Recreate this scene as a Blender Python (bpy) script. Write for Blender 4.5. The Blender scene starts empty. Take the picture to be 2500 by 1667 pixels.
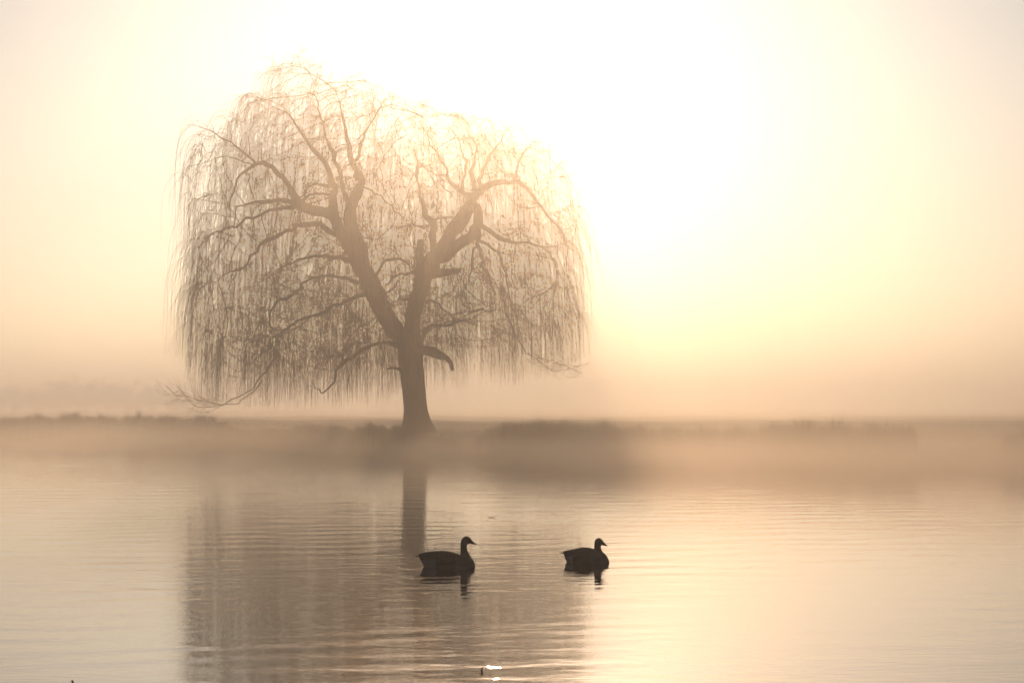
import bpy, bmesh, math, random
import numpy as np
from mathutils import Vector, Matrix

random.seed(7)
rng = np.random.default_rng(11)
sc = bpy.context.scene
C = sc.collection

# ------------------------------------------------------------------ camera, sky, sun, exposure
F = 5902.0            # focal length in units of the 2500-unit frame width (85 mm)
HC = 2.33             # camera height above the water
HOR = 994.0           # horizon row in the 1667-row frame
cam_d = bpy.data.cameras.new('camera')
cam = bpy.data.objects.new('camera', cam_d); C.objects.link(cam)
cam_d.sensor_width = 36.0
cam_d.lens = 36.0 * F / 2500.0
cam_d.shift_y = (HOR - 833.5) / 2500.0
cam_d.clip_start = 0.1; cam_d.clip_end = 6000
cam.location = (0, 0, HC); cam.rotation_euler = (math.radians(90), 0, 0)
sc.camera = cam

SUN_EL = math.radians(9.5); SUN_AZ = math.radians(-0.45)
w = bpy.data.worlds.new('World'); sc.world = w; w.use_nodes = True
nt = w.node_tree; nt.nodes.clear()
sky = nt.nodes.new('ShaderNodeTexSky'); sky.sky_type = 'NISHITA'; sky.sun_disc = False
sky.sun_elevation = SUN_EL; sky.sun_rotation = SUN_AZ
sky.air_density = 0.68; sky.dust_density = 1.25; sky.ozone_density = 2.5; sky.altitude = 0
bgn = nt.nodes.new('ShaderNodeBackground'); bgn.inputs['Strength'].default_value = 0.15
wo = nt.nodes.new('ShaderNodeOutputWorld')
nt.links.new(sky.outputs[0], bgn.inputs['Color']); nt.links.new(bgn.outputs[0], wo.inputs['Surface'])

sl = bpy.data.lights.new('sun', 'SUN'); sl.energy = 2.35; sl.angle = math.radians(0.5); sl.color = (1.0, 0.68, 0.43)
so = bpy.data.objects.new('sun', sl); C.objects.link(so)
sdir = Vector((math.sin(SUN_AZ) * math.cos(SUN_EL), math.cos(SUN_AZ) * math.cos(SUN_EL), math.sin(SUN_EL)))
so.rotation_euler = sdir.to_track_quat('Z', 'Y').to_euler(); so.location = (0, 0, 60)

sc.view_settings.view_transform = 'Standard'; sc.view_settings.look = 'None'
sc.view_settings.exposure = -1.95; sc.view_settings.gamma = 1.0
sc.render.engine = 'CYCLES'
sc.cycles.max_bounces = 6; sc.cycles.diffuse_bounces = 1; sc.cycles.glossy_bounces = 2
sc.cycles.volume_bounces = 1; sc.cycles.transparent_max_bounces = 12
sc.cycles.use_denoising = True
HAZE_DENSITY = 0.0018

# ------------------------------------------------------------------ helpers
def P(px, py, Y):
    return np.array([(px - 1250.0) / F * Y, Y, HC + (HOR - py) / F * Y])

def tag(o, label=None, cat=None, group=None, kind=None):
    if label: o['label'] = label
    if cat: o['category'] = cat
    if group: o['group'] = group
    if kind: o['kind'] = kind
    return o

def empty(name, loc=(0, 0, 0), rz=0.0):
    o = bpy.data.objects.new(name, None); C.objects.link(o)
    o.location = loc; o.rotation_euler = (0, 0, rz); o.empty_display_size = 0.2
    return o

def mesh_obj(name, verts, faces, mat, parent=None, smooth=True):
    me = bpy.data.meshes.new(name)
    verts = np.asarray(verts, dtype=np.float32)
    if isinstance(faces, np.ndarray):
        k = faces.shape[1]; n = len(faces)
        me.vertices.add(len(verts)); me.vertices.foreach_set('co', verts.ravel())
        me.loops.add(n * k); me.loops.foreach_set('vertex_index', faces.astype(np.int32).ravel())
        me.polygons.add(n); me.polygons.foreach_set('loop_start', np.arange(0, n * k, k, dtype=np.int32))
        me.polygons.foreach_set('loop_total', np.full(n, k, dtype=np.int32))
        me.update(calc_edges=True); me.validate()
    else:
        me.from_pydata(verts.tolist(), [], faces); me.update()
    if smooth: me.polygons.foreach_set('use_smooth', np.ones(len(me.polygons), dtype=bool))
    me.materials.append(mat)
    o = bpy.data.objects.new(name, me); C.objects.link(o)
    if parent is not None: o.parent = parent
    return o

def mat_new(name):
    m = bpy.data.materials.new(name); m.use_nodes = True
    t = m.node_tree; t.nodes.clear()
    out = t.nodes.new('ShaderNodeOutputMaterial')
    return m, t, out

def noise_mat(name, c1, c2, scale=4.0, rough=0.85, detail=5.0, bump=0.0, stretch=(1, 1, 1)):
    m, t, out = mat_new(name)
    b = t.nodes.new('ShaderNodeBsdfPrincipled'); b.inputs['Roughness'].default_value = rough
    b.inputs['Specular IOR Level'].default_value = 0.2
    tc = t.nodes.new('ShaderNodeTexCoord'); mp = t.nodes.new('ShaderNodeMapping'); mp.inputs['Scale'].default_value = stretch
    n = t.nodes.new('ShaderNodeTexNoise'); n.inputs['Scale'].default_value = scale; n.inputs['Detail'].default_value = detail
    r = t.nodes.new('ShaderNodeValToRGB')
    r.color_ramp.elements[0].position = 0.32; r.color_ramp.elements[1].position = 0.68
    r.color_ramp.elements[0].color = (*c1, 1); r.color_ramp.elements[1].color = (*c2, 1)
    t.links.new(tc.outputs['Object'], mp.inputs[0]); t.links.new(mp.outputs[0], n.inputs['Vector'])
    t.links.new(n.outputs['Fac'], r.inputs[0]); t.links.new(r.outputs[0], b.inputs['Base Color'])
    if bump > 0:
        bp = t.nodes.new('ShaderNodeBump'); bp.inputs['Strength'].default_value = bump; bp.inputs['Distance'].default_value = 0.05
        t.links.new(n.outputs['Fac'], bp.inputs['Height']); t.links.new(bp.outputs[0], b.inputs['Normal'])
    t.links.new(b.outputs[0], out.inputs['Surface'])
    return m

M_bark = noise_mat('willow_bark', (0.035, 0.027, 0.020), (0.085, 0.065, 0.045), 9.0, 0.95, 6.0, 0.9, (1, 1, 0.22))
M_branch = noise_mat('branch_bark', (0.10, 0.066, 0.036), (0.17, 0.115, 0.06), 2.0, 0.9)
M_twig = noise_mat('twig_bark', (0.26, 0.155, 0.065), (0.40, 0.25, 0.10), 0.8, 0.8)
M_reed = noise_mat('reed_leaf', (0.07, 0.055, 0.03), (0.17, 0.125, 0.065), 0.9, 0.85)
M_grass = noise_mat('meadow_grass', (0.05, 0.055, 0.022), (0.12, 0.105, 0.05), 0.25, 0.95, 8.0, 0.6)
M_far = noise_mat('distant_tree', (0.05, 0.04, 0.025), (0.09, 0.07, 0.04), 0.4, 0.95)

def tubes(paths, radii, sides):
    """paths (N,K,3), radii (N,K) -> verts, quad faces"""
    paths = np.asarray(paths, dtype=np.float64); radii = np.asarray(radii)
    N, K, _ = paths.shape
    tg = np.zeros_like(paths)
    tg[:, 1:-1] = paths[:, 2:] - paths[:, :-2]; tg[:, 0] = paths[:, 1] - paths[:, 0]; tg[:, -1] = paths[:, -1] - paths[:, -2]
    tg /= np.linalg.norm(tg, axis=2, keepdims=True) + 1e-9
    ref = np.array([0.13, 0.97, 0.21])
    u = np.cross(tg, ref); u /= np.linalg.norm(u, axis=2, keepdims=True) + 1e-9
    v = np.cross(tg, u)
    a = np.arange(sides) * 2 * np.pi / sides
    V = paths[:, :, None, :] + radii[:, :, None, None] * (np.cos(a)[None, None, :, None] * u[:, :, None, :] + np.sin(a)[None, None, :, None] * v[:, :, None, :])
    V = V.reshape(-1, 3)
    n = np.arange(N)[:, None, None] * K * sides; k = np.arange(K - 1)[None, :, None] * sides; s = np.arange(sides)[None, None, :]
    s2 = (s + 1) % sides
    Fq = np.stack([n + k + s, n + k + s2, n + k + sides + s2, n + k + sides + s], axis=-1).reshape(-1, 4)
    return V, Fq

def resample(pts, step):
    """Catmull-Rom through rows of pts (any number of columns), spaced about step in the first three"""
    pts = np.asarray(pts, dtype=np.float64)
    out = []
    n = len(pts)
    for i in range(n - 1):
        p0 = pts[max(i - 1, 0)]; p1 = pts[i]; p2 = pts[i + 1]; p3 = pts[min(i + 2, n - 1)]
        m = max(1, int(np.linalg.norm((p2 - p1)[:3]) / step))
        for j in range(m):
            t = j / m
            out.append(0.5 * ((2 * p1) + (-p0 + p2) * t + (2 * p0 - 5 * p1 + 4 * p2 - p3) * t * t + (-p0 + 3 * p1 - 3 * p2 + p3) * t ** 3))
    out.append(pts[-1])
    return np.array(out)

class Acc:
    def __init__(s): s.V = []; s.F = []; s.n = 0
    def add(s, V, Fq):
        s.V.append(np.asarray(V)); s.F.append(np.asarray(Fq) + s.n); s.n += len(V)
    def build(s, name, mat, parent=None, smooth=True):
        return mesh_obj(name, np.concatenate(s.V), np.concatenate(s.F), mat, parent, smooth)

# ------------------------------------------------------------------ ground and water
shore_px = [(0, 1074), (530, 1085), (850, 1098), (1020, 1104), (1150, 1110), (1400, 1123), (1800, 1133), (2235, 1138), (2500, 1139)]
sx, sy = [], []
for px, py in shore_px:
    Y = F * HC / (py - HOR); sy.append(Y); sx.append((px - 1250) / F * Y)
sx = [-400, -150, -70] + sx + [60, 150, 400]; sy = [330, 250, 200] + sy + [85, 60, 20]
def shore(x):
    x = np.asarray(x, dtype=float)
    return np.interp(x, sx, sy) + 0.5 * np.sin(x * 0.9) + 0.35 * np.sin(x * 2.1 + 1)
def smooth01(t): t = np.clip(t, 0, 1); return t * t * (3 - 2 * t)
def ground_h(x, y):
    d = y - shore(x)
    h = -0.9 + 1.0 * smooth01((d + 2.0) / 2.2) + 0.62 * smooth01(d / 1.6) + 0.25 * smooth01((d - 2) / 8)
    h += 0.06 * np.sin(x * 0.35 + y * 0.05) * smooth01(d / 4) + 0.05 * np.sin(y * 0.11 + x * 0.03) * smooth01(d / 10)
    h -= 1.6 * smooth01((y - 350) / 120.0)
    return h
yl = np.unique(np.concatenate([np.linspace(-60, 80, 15), np.arange(80, 185, 0.7), np.linspace(186, 420, 90), np.geomspace(425, 2400, 30)]))
xl = np.unique(np.concatenate([np.linspace(-1300, -60, 40), np.arange(-60, 45, 0.8), np.linspace(46, 1300, 40)]))
X, Yg = np.meshgrid(xl, yl)
Z = ground_h(X, Yg)
Z += rng.normal(0, 0.018, Z.shape) * (Yg < 420) * (Z > 0)
V = np.stack([X, Yg, Z], -1).reshape(-1, 3)
nx = len(xl); ii = (np.arange(len(yl) - 1)[:, None] * nx + np.arange(nx - 1)[None, :]).ravel()
G = mesh_obj('ground', V, np.stack([ii, ii + 1, ii + nx + 1, ii + nx], 1), M_grass)
tag(G, kind='structure')

def water_material():
    m, t, out = mat_new('lake_water')
    b = t.nodes.new('ShaderNodeBsdfPrincipled')
    b.inputs['Base Color'].default_value = (0.035, 0.030, 0.022, 1); b.inputs['Roughness'].default_value = 0.01
    b.inputs['IOR'].default_value = 1.42; b.inputs['Specular IOR Level'].default_value = 1.0; b.inputs['Specular Tint'].default_value = (1.0, 0.93, 0.80, 1)  # warm tint put into the reflections in place of glare haze
    tc = t.nodes.new('ShaderNodeTexCoord')
    mp = t.nodes.new('ShaderNodeMapping'); mp.inputs['Rotation'].default_value = (0, 0, math.radians(-12)); mp.inputs['Scale'].default_value = (0.45, 1.0, 1)
    n = t.nodes.new('ShaderNodeTexNoise'); n.inputs['Scale'].default_value = 7.0; n.inputs['Detail'].default_value = 2.0
    t.links.new(tc.outputs['Object'], mp.inputs[0]); t.links.new(mp.outputs[0], n.inputs['Vector'])
    bp = t.nodes.new('ShaderNodeBump'); bp.inputs['Strength'].default_value = 1.0; bp.inputs['Distance'].default_value = 0.0026
    t.links.new(n.outputs['Fac'], bp.inputs['Height']); t.links.new(bp.outputs[0], b.inputs['Normal'])
    t.links.new(b.outputs[0], out.inputs['Surface'])
    return m
M_water = water_material()
GOOSE_AT = [(F * HC / (1383.0 - HOR), 1087.9), (F * HC / (1372.5 - HOR), 1427.8)]
def build_water():
    r = np.random.default_rng(5)
    ys = np.concatenate([np.linspace(-58, 15, 6), np.arange(16, 34, 0.055), np.arange(34, 60, 0.10), np.arange(60, 110, 0.2), np.arange(110, 180, 0.4), np.linspace(181, 340, 20)])
    ui = np.linspace(-0.27, 0.27, 420)
    yy = np.maximum(ys, 16)[:, None]; xin = ui[None, :] * yy
    tt = np.linspace(0, 1, 7)[1:] ** 2
    xl_ = xin[:, :1] + (-1300 - xin[:, :1]) * tt[::-1][None]; xr_ = xin[:, -1:] + (1300 - xin[:, -1:]) * tt[None]
    X = np.concatenate([xl_, xin, xr_], 1); Y = np.repeat(ys[:, None], X.shape[1], 1)
    H = np.zeros_like(X)
    # patches of breeze: amplitude varies slowly over the lake
    def slow(seed_, L0, n=9):
        q = np.random.default_rng(seed_); f = np.zeros_like(X)
        for _ in range(n):
            th = q.uniform(0, math.pi); k = 2 * math.pi / (L0 * q.uniform(0.6, 1.8)); f += np.sin(k * (X * math.cos(th) * 1.6 + Y * math.sin(th) * 0.7) + q.uniform(0, 6.28))
        return np.clip(0.5 + f / math.sqrt(n) * 0.5, 0, 1.4)
    pa = slow(1, 14); pb = slow(2, 9); pc = slow(3, 5)
    def train(n, l0, l1, th0, sp, rms, amp):
        f = np.zeros_like(X)
        for _ in range(n):
            lam = r.uniform(l0, l1); th = math.radians(th0 + r.normal(0, sp)); k = 2 * math.pi / lam
            kx, ky = k * math.sin(th), k * math.cos(th)
            f += (1.0 / k) * np.sin(kx * X + ky * Y + r.uniform(0, 6.28) + 0.6 * np.sin(0.31 * X + 0.23 * Y + r.uniform(0, 6)))
        return f * (rms * math.sqrt(2.0 / n)) * amp
    # rms is the slope of each family
    calm = 1 - 0.4 * smooth01((X / np.maximum(Y, 16) - 0.03) / 0.06)
    H += train(20, 0.7, 2.0, -16, 24, 0.0052, (0.35 + 0.8 * pa) * calm)
    H += train(26, 0.28, 0.75, 2, 36, 0.0078, (0.15 + 1.0 * pb) * calm)
    H += train(18, 1.2, 2.8, 4, 26, 0.0042, 0.5 + 0.5 * pc) * np.clip((Y - 30) / 30, 0, 1)
    # the wash trailing towards the camera from the swimming birds
    near = np.exp(-((X + 1.3) / 2.6) ** 2 - ((Y - 24.5) / 5.0) ** 2)
    H += train(8, 0.7, 1.3, -24, 8, 0.0105, near)
    H += train(26, 0.16, 0.5, -15, 55, 0.011, np.exp(-((X + 0.35) / 0.9) ** 2 - ((Y - 23.5) / 3.4) ** 2))
    for gy, gpx in GOOSE_AT:
        gx = (gpx - 1250) / F * gy; rr = np.hypot(X - gx, Y - gy)
        H += 0.0011 * np.sin(2 * math.pi * rr / 0.30) * np.exp(-rr / 1.1) * (rr > 0.15)
        bx_ = gx + 0.3 - X; q_ = np.abs(Y - gy) - 0.36 * bx_
        H += 0.0035 * np.exp(-(q_ / 0.16) ** 2) * np.cos(q_ * 26) * np.exp(-np.maximum(bx_, 0) / 3.5) * (bx_ > 0)
    edge = np.clip((0.27 * yy - np.abs(X)) / (0.02 * yy), 0, 1) * np.clip((Y - 16) / 1.5, 0, 1) * np.clip((178 - Y) / 10, 0, 1)
    H *= edge
    V = np.stack([X, Y, H], -1).reshape(-1, 3); nx_ = X.shape[1]
    ii_ = (np.arange(len(ys) - 1)[:, None] * nx_ + np.arange(nx_ - 1)[None, :]).ravel()
    return mesh_obj('water', V, np.stack([ii_, ii_ + 1, ii_ + nx_ + 1, ii_ + nx_], 1), M_water)
Wt = build_water()
tag(Wt, kind='structure')

# ------------------------------------------------------------------ the willow
D = 134.0
def limb_pts(pts, dy0, dy1, step=0.35):
    """(px, py, diameter_px) rows traced at the tree, depth running from dy0 to dy1 -> rows x,y,z,r"""
    rows = []
    L = np.cumsum([0] + [math.hypot(pts[i + 1][0] - pts[i][0], pts[i + 1][1] - pts[i][1]) for i in range(len(pts) - 1)])
    for (px, py, wd), l in zip(pts, L):
        dy = dy0 + (dy1 - dy0) * l / L[-1]
        p = P(px, py, D + dy)
        rows.append([p[0], p[1], p[2], 0.5 * wd / F * (D + dy)])
    return resample(rows, step)

tree = empty('weeping_willow', P(1022, 1052, D))
tag(tree, 'large bare weeping willow with forked trunk standing on the misty bank', 'tree')
base_loc = np.array(tree.location)

def add_limb(name, rows, sides=10, wob=0.0, mat=M_bark, cap=True):
    rows = rows.copy(); rows[:, 3] = np.maximum(rows[:, 3], 0.012)
    K = len(rows)
    if wob > 0:
        rows[:, 3] *= 1 + wob * np.interp(np.arange(K), np.arange(0, K + 3, 2), rng.normal(0, 1, len(np.arange(0, K + 3, 2))))
    V, Fq = tubes(rows[None, :, :3], rows[None, :, 3], sides)
    V = V + rng.normal(0, 1, V.shape) * np.repeat(rows[:, 3], sides)[:, None] * 0.05
    faces = Fq.tolist()
    if cap: faces += [list(range(sides))[::-1], list(range((K - 1) * sides, K * sides))]
    return mesh_obj(name, V - base_loc, faces, mat, tree)

nodes = []; parent = []; nrad = []; isseed = []
def seed(rows, minr=0.0, start=None):
    """register a limb as skeleton nodes"""
    prev = -1 if start is None else start
    for r in rows:
        nodes.append(r[:3]); parent.append(prev); nrad.append(r[3]); isseed.append(True); prev = len(nodes) - 1
    return prev

trunk_rows = limb_pts([(1026, 1074, 104), (1025, 1062, 92), (1022, 1048, 76), (1018, 1025, 64), (1015, 1000, 58), (1008, 936, 56), (1000, 866, 60), (996, 828, 66), (992, 806, 64)], 0, 0, 0.3)
# trunk with root flare and burrs
def trunk_mesh():
    sides = 28; rows = trunk_rows; K = len(rows); V = []
    for k, r in enumerate(rows):
        low = max(0.0, 1 - (r[2] - rows[0][2]) / 2.2)
        for s in range(sides):
            a = 2 * math.pi * s / sides
            f = 1 + 0.05 * math.sin(5 * a + 0.5 * r[2]) + 0.04 * math.sin(3 * a - 0.9 * r[2]) + low * low * 0.22 * math.sin(4 * a + 1.0) + 0.03 * random.gauss(0, 1) * 0.6
            V.append((r[0] + r[3] * f * math.cos(a), r[1] + r[3] * f * math.sin(a) * 0.95, r[2]))
    V = np.array(V); faces = []
    for k in range(K - 1):
        for s in range(sides):
            s2 = (s + 1) % sides
            faces.append([k * sides + s, k * sides + s2, (k + 1) * sides + s2, (k + 1) * sides + s])
    faces.append(list(range((K - 1) * sides, K * sides)))
    return mesh_obj('trunk', V - base_loc, faces, M_bark, tree)
trunk_mesh()

LIMBS = [  # traced in the photograph: rows, depth start, depth end
 ([(988, 838, 40), (964, 800, 44), (940, 768, 47), (912, 709, 50), (884, 655, 46), (866, 625, 34), (850, 596, 32), (828, 560, 33), (814, 525, 32), (812, 490, 27), (815, 458, 24), (806, 425, 19), (790, 390, 19), (762, 360, 21), (737, 325, 15), (718, 300, 11), (700, 272, 7)], 0, -3.0),
 ([(893, 672, 36), (878, 610, 38), (860, 558, 36), (855, 520, 31), (863, 490, 29), (878, 460, 25), (875, 430, 21), (861, 398, 20), (850, 360, 17), (846, 320, 13), (837, 280, 9), (828, 245, 6), (822, 215, 4)], -0.4, 2.5),
 ([(858, 520, 20), (846, 485, 16), (836, 452, 15), (827, 415, 15), (816, 378, 18), (800, 345, 13), (786, 300, 10), (776, 250, 7), (764, 195, 4)], -0.5, -1.5),
 ([(872, 440, 14), (866, 400, 14), (884, 350, 11), (905, 300, 9), (925, 262, 6), (940, 240, 4)], 0.5, 4.5),
 ([(820, 530, 26), (795, 521, 26), (767, 514, 24), (742, 503, 26), (724, 490, 24), (710, 462, 15), (693, 435, 14), (672, 409, 13), (646, 396, 13), (622, 400, 12), (604, 415, 9), (590, 430, 7), (572, 457, 6), (561, 498, 5), (556, 540, 4)], -1.2, -5.5),
 ([(626, 399, 11), (604, 380, 8), (585, 361, 7), (563, 346, 6), (543, 333, 6), (518, 322, 4), (496, 314, 4), (470, 306, 3)], -5.0, -6.5),
 ([(620, 402, 8), (598, 395, 6), (575, 386, 5), (553, 381, 5), (528, 384, 4), (505, 392, 3), (480, 402, 3), (452, 420, 2)], -5.0, -4.0),
 ([(728, 500, 20), (700, 491, 18), (665, 489, 16), (640, 492, 15), (620, 496, 13), (598, 502, 11), (578, 507, 9), (577, 530, 7), (574, 560, 5)], -2.0, -2.0),
 ([(735, 503, 18), (706, 505, 14), (676, 510, 12), (649, 519, 11), (620, 532, 10), (591, 545, 10), (565, 554, 8), (540, 562, 6), (512, 578, 5), (485, 600, 4), (462, 620, 3)], -2.0, -7.5),
 ([(832, 575, 22), (800, 562, 18), (780, 550, 18), (755, 546, 17), (725, 553, 16), (700, 566, 15), (672, 580, 15), (645, 592, 14), (626, 615, 12), (604, 643, 10), (582, 662, 10), (560, 668, 7), (530, 682, 5), (500, 690, 4), (470, 690, 3)], -1.0, 5.5),
 ([(855, 635, 20), (822, 628, 15), (795, 625, 12), (767, 626, 10), (742, 634, 9), (719, 643, 8), (690, 656, 8), (668, 672, 7), (649, 685, 6), (630, 695, 5), (617, 710, 4), (606, 740, 3)], 0, 7.5),
 ([(872, 690, 18), (846, 678, 10), (815, 673, 9), (782, 672, 9), (765, 680, 9), (740, 694, 10), (719, 713, 10), (700, 728, 10), (677, 741, 11), (665, 758, 8), (661, 778, 7), (664, 805, 5), (655, 840, 4)], 0.2, -7.0),
 ([(905, 720, 20), (875, 722, 14), (845, 733, 12), (814, 748, 12), (782, 766, 10), (751, 777, 10), (725, 781, 9), (706, 793, 9), (690, 808, 8), (677, 827, 7), (655, 848, 6), (636, 862, 5), (612, 890, 4), (590, 925, 3)], 0, -4.5),
 ([(975, 845, 20), (950, 839, 14), (930, 836, 13), (913, 838, 12), (895, 848, 13), (878, 859, 14), (860, 872, 12), (846, 880, 14), (832, 888, 16), (824, 906, 13), (815, 930, 8), (800, 949, 7), (787, 963, 9), (783, 952, 8), (776, 949, 6), (767, 949, 4), (763, 940, 4), (760, 930, 3)], -0.5, -3.0),
 ([(838, 885, 9), (834, 870, 6), (815, 868, 5), (795, 873, 4), (772, 876, 4), (750, 874, 3)], -2.0, -3.0),
 ([(833, 886, 8), (842, 858, 6), (852, 830, 5), (868, 805, 4), (885, 780, 4), (895, 755, 3)], -2.0, -4.0),
 ([(978, 902, 14), (962, 902, 8), (950, 899, 8), (940, 902, 5)], -0.4, -0.8),
 ([(815, 454, 13), (792, 452, 9), (770, 452, 7), (748, 456, 6), (740, 480, 5), (736, 520, 4)], -1, -5),
 ([(812, 480, 12), (792, 474, 9), (770, 473, 8), (748, 481, 7), (728, 496, 6), (715, 525, 4)], -1, -4.5),
 ([(905, 690, 16), (925, 662, 11), (940, 640, 13), (958, 632, 13), (975, 633, 12), (990, 642, 11), (1006, 655, 8)], -0.3, -1.5),
 ([(918, 735, 14), (935, 718, 9), (948, 712, 8), (962, 700, 8), (972, 683, 7), (980, 670, 7)], -0.2, -1.2),
 # right fork
 ([(998, 838, 44), (1006, 795, 40), (1014, 750, 40), (1028, 700, 42), (1042, 660, 46), (1060, 630, 40), (1084, 598, 34), (1105, 565, 34), (1124, 538, 38), (1142, 510, 34), (1158, 482, 26), (1170, 465, 24), (1195, 452, 20), (1219, 444, 17), (1240, 443, 16), (1262, 444, 15), (1284, 462, 15), (1303, 485, 13), (1322, 507, 12), (1342, 528, 10), (1358, 548, 8), (1374, 575, 6), (1384, 610, 4)], 0, -2.5),
 ([(1056, 640, 30), (1090, 622, 28), (1120, 598, 28), (1148, 578, 26), (1166, 552, 26), (1168, 525, 24), (1160, 498, 20)], 0.3, 0.6),
 ([(1160, 500, 22), (1145, 480, 17), (1123, 466, 16), (1104, 450, 14), (1085, 437, 13), (1066, 430, 9), (1057, 418, 8), (1054, 408, 6)], -0.5, -3.0),
 ([(1092, 440, 12), (1088, 415, 9), (1078, 391, 9), (1066, 372, 8), (1052, 355, 7), (1042, 330, 5), (1036, 300, 3)], -1.8, -3.0),
 ([(1128, 470, 12), (1134, 440, 9), (1140, 410, 9), (1133, 385, 8), (1124, 355, 6), (1112, 325, 4)], -0.5, 3.0),
 ([(1164, 475, 20), (1154, 445, 18), (1150, 420, 15), (1160, 395, 9), (1162, 360, 8), (1150, 330, 6), (1140, 300, 4)], -0.5, 1.0),
 ([(1175, 465, 18), (1172, 440, 16), (1180, 415, 12), (1195, 385, 10), (1215, 355, 8), (1232, 325, 5), (1242, 300, 3)], -0.5, 4.0),
 ([(1255, 445, 12), (1262, 415, 9), (1272, 385, 8), (1290, 360, 6), (1312, 345, 4), (1340, 348, 3)], -1.5, 2.0),
 ([(1172, 548, 22), (1192, 560, 16), (1212, 574, 18), (1235, 588, 16), (1260, 592, 12), (1290, 592, 9), (1318, 600, 8), (1342, 616, 7), (1354, 645, 5), (1358, 690, 4)], 0.2, 5.5),
 ([(1165, 560, 18), (1172, 590, 14), (1190, 598, 9), (1206, 609, 9), (1222, 632, 8), (1232, 662, 7), (1243, 700, 6), (1250, 750, 5)], 0.2, -4.5),
 ([(1168, 560, 20), (1166, 598, 14), (1172, 625, 10), (1180, 655, 8), (1196, 680, 7), (1205, 715, 6), (1212, 760, 4)], 0, -6.0),
 ([(1165, 600, 10), (1152, 625, 7), (1150, 660, 6), (1140, 700, 5), (1125, 735, 4)], 0, 4.0),
 ([(1062, 655, 26), (1060, 610, 18), (1058, 575, 18), (1056, 545, 18), (1042, 528, 16), (1036, 505, 13), (1026, 478, 12), (1020, 455, 10), (1016, 430, 7), (1030, 400, 5), (1034, 365, 3)], 0.2, 2.5),
 ([(1056, 545, 14), (1072, 532, 11), (1092, 528, 10), (1112, 530, 7)], 0.8, 0.3),
 ([(1026, 478, 9), (1018, 440, 6), (1020, 400, 5), (1008, 360, 4), (990, 320, 3)], 2.0, 5.0),
 ([(1034, 812, 20), (1046, 800, 13), (1060, 794, 12), (1080, 793, 11), (1098, 792, 12), (1114, 786, 13), (1130, 780, 11), (1146, 777, 9), (1158, 780, 4), (1172, 788, 3), (1200, 783, 2)], -0.5, -2.5),
 ([(1098, 792, 8), (1110, 800, 5), (1113, 820, 4), (1112, 842, 3)], -1.5, -1.8),
 ([(1040, 738, 16), (1056, 732, 8), (1074, 740, 7), (1084, 755, 6), (1100, 772, 5), (1112, 800, 4)], 0.2, 3.0),
 ([(1020, 662, 20), (1000, 668, 9), (980, 668, 8), (962, 676, 7), (945, 695, 6), (930, 720, 5)], 0.3, 4.0),
 ([(1000, 735, 16), (984, 730, 6), (968, 733, 5), (950, 745, 4), (930, 770, 4)], 0.2, 5.0),
 ([(860, 470, 12), (890, 455, 6), (906, 463, 6), (930, 480, 6), (955, 505, 6), (975, 525, 5), (990, 545, 5), (1000, 590, 4)], -0.3, -3.5),
 ([(1060, 548, 10), (1030, 553, 6), (1000, 552, 6), (970, 554, 6), (945, 565, 5), (920, 582, 4)], 0.5, -3.0),
 # low sprays
 ([(690, 815, 8), (668, 880, 7), (630, 930, 6), (585, 965, 6), (545, 982, 6), (505, 984, 5), (480, 978, 5), (455, 968, 4), (430, 966, 3), (412, 955, 3), (402, 936, 2)], -3.5, -6.0),
 ([(640, 930, 5), (590, 975, 4), (520, 992, 4), (480, 990, 3), (458, 975, 3), (440, 955, 2)], -5.0, -6.5),
 ([(1222, 700, 8), (1240, 780, 7), (1262, 830, 6), (1295, 868, 6), (1335, 895, 6), (1370, 903, 5), (1400, 900, 4), (1422, 893, 3), (1440, 885, 2)], -4.5, -5.0),
 ([(1290, 862, 5), (1330, 880, 4), (1365, 888, 3), (1395, 905, 3), (1420, 912, 2)], -5.0, -6.0),
]
for pts, a, b in LIMBS:
    rows = limb_pts(pts, a, b)
    K = len(rows)
    if max(p[2] for p in pts) <= 22: rows[:, 3] *= 0.72
    if max(p[2] for p in pts) <= 8: rows[:, 3] *= 0.62
    if pts[-1][2] <= 8: rows[:, 3] *= np.interp(np.linspace(0, 1, K), [0, 0.45, 0.8, 1.0], [1.0, 0.95, 0.62, 0.3])
    jit = np.zeros((K, 3)); amp = np.clip(0.10 - rows[:, 3] * 0.1, 0.02, 0.1)
    jit = rng.normal(0, 1, (K, 3)) * amp[:, None]; jit[0] = 0
    rows[:, :3] += jit * 0.6
    if not (len(pts) > 4 and (pts[-1][0] < 445 or pts[-1][0] > 1415) and pts[-1][1] > 850): seed(rows)
    add_limb('limb', rows, 12 if rows[:, 3].max() > 0.25 else 7, 0.05)
# cut stubs
for nm, pts, a, b in [('branch_stub', [(1028, 700, 40), (1027, 670, 27), (1026, 640, 22), (1024, 612, 18), (1027, 590, 17), (1028, 585, 15)], 0, 0),
                      ('branch_stub', [(1052, 668, 26), (1075, 667, 20), (1100, 664, 17), (1118, 662, 13), (1125, 662, 10)], -0.1, -0.5),
                      ('branch_stub', [(1016, 850, 30), (1040, 856, 24), (1060, 861, 24), (1075, 868, 20), (1090, 875, 15), (1099, 884, 12), (1104, 902, 9)], -0.2, -1.4)]:
    add_limb(nm, limb_pts(pts, a, b, 0.2), 12, 0.08)

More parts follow.
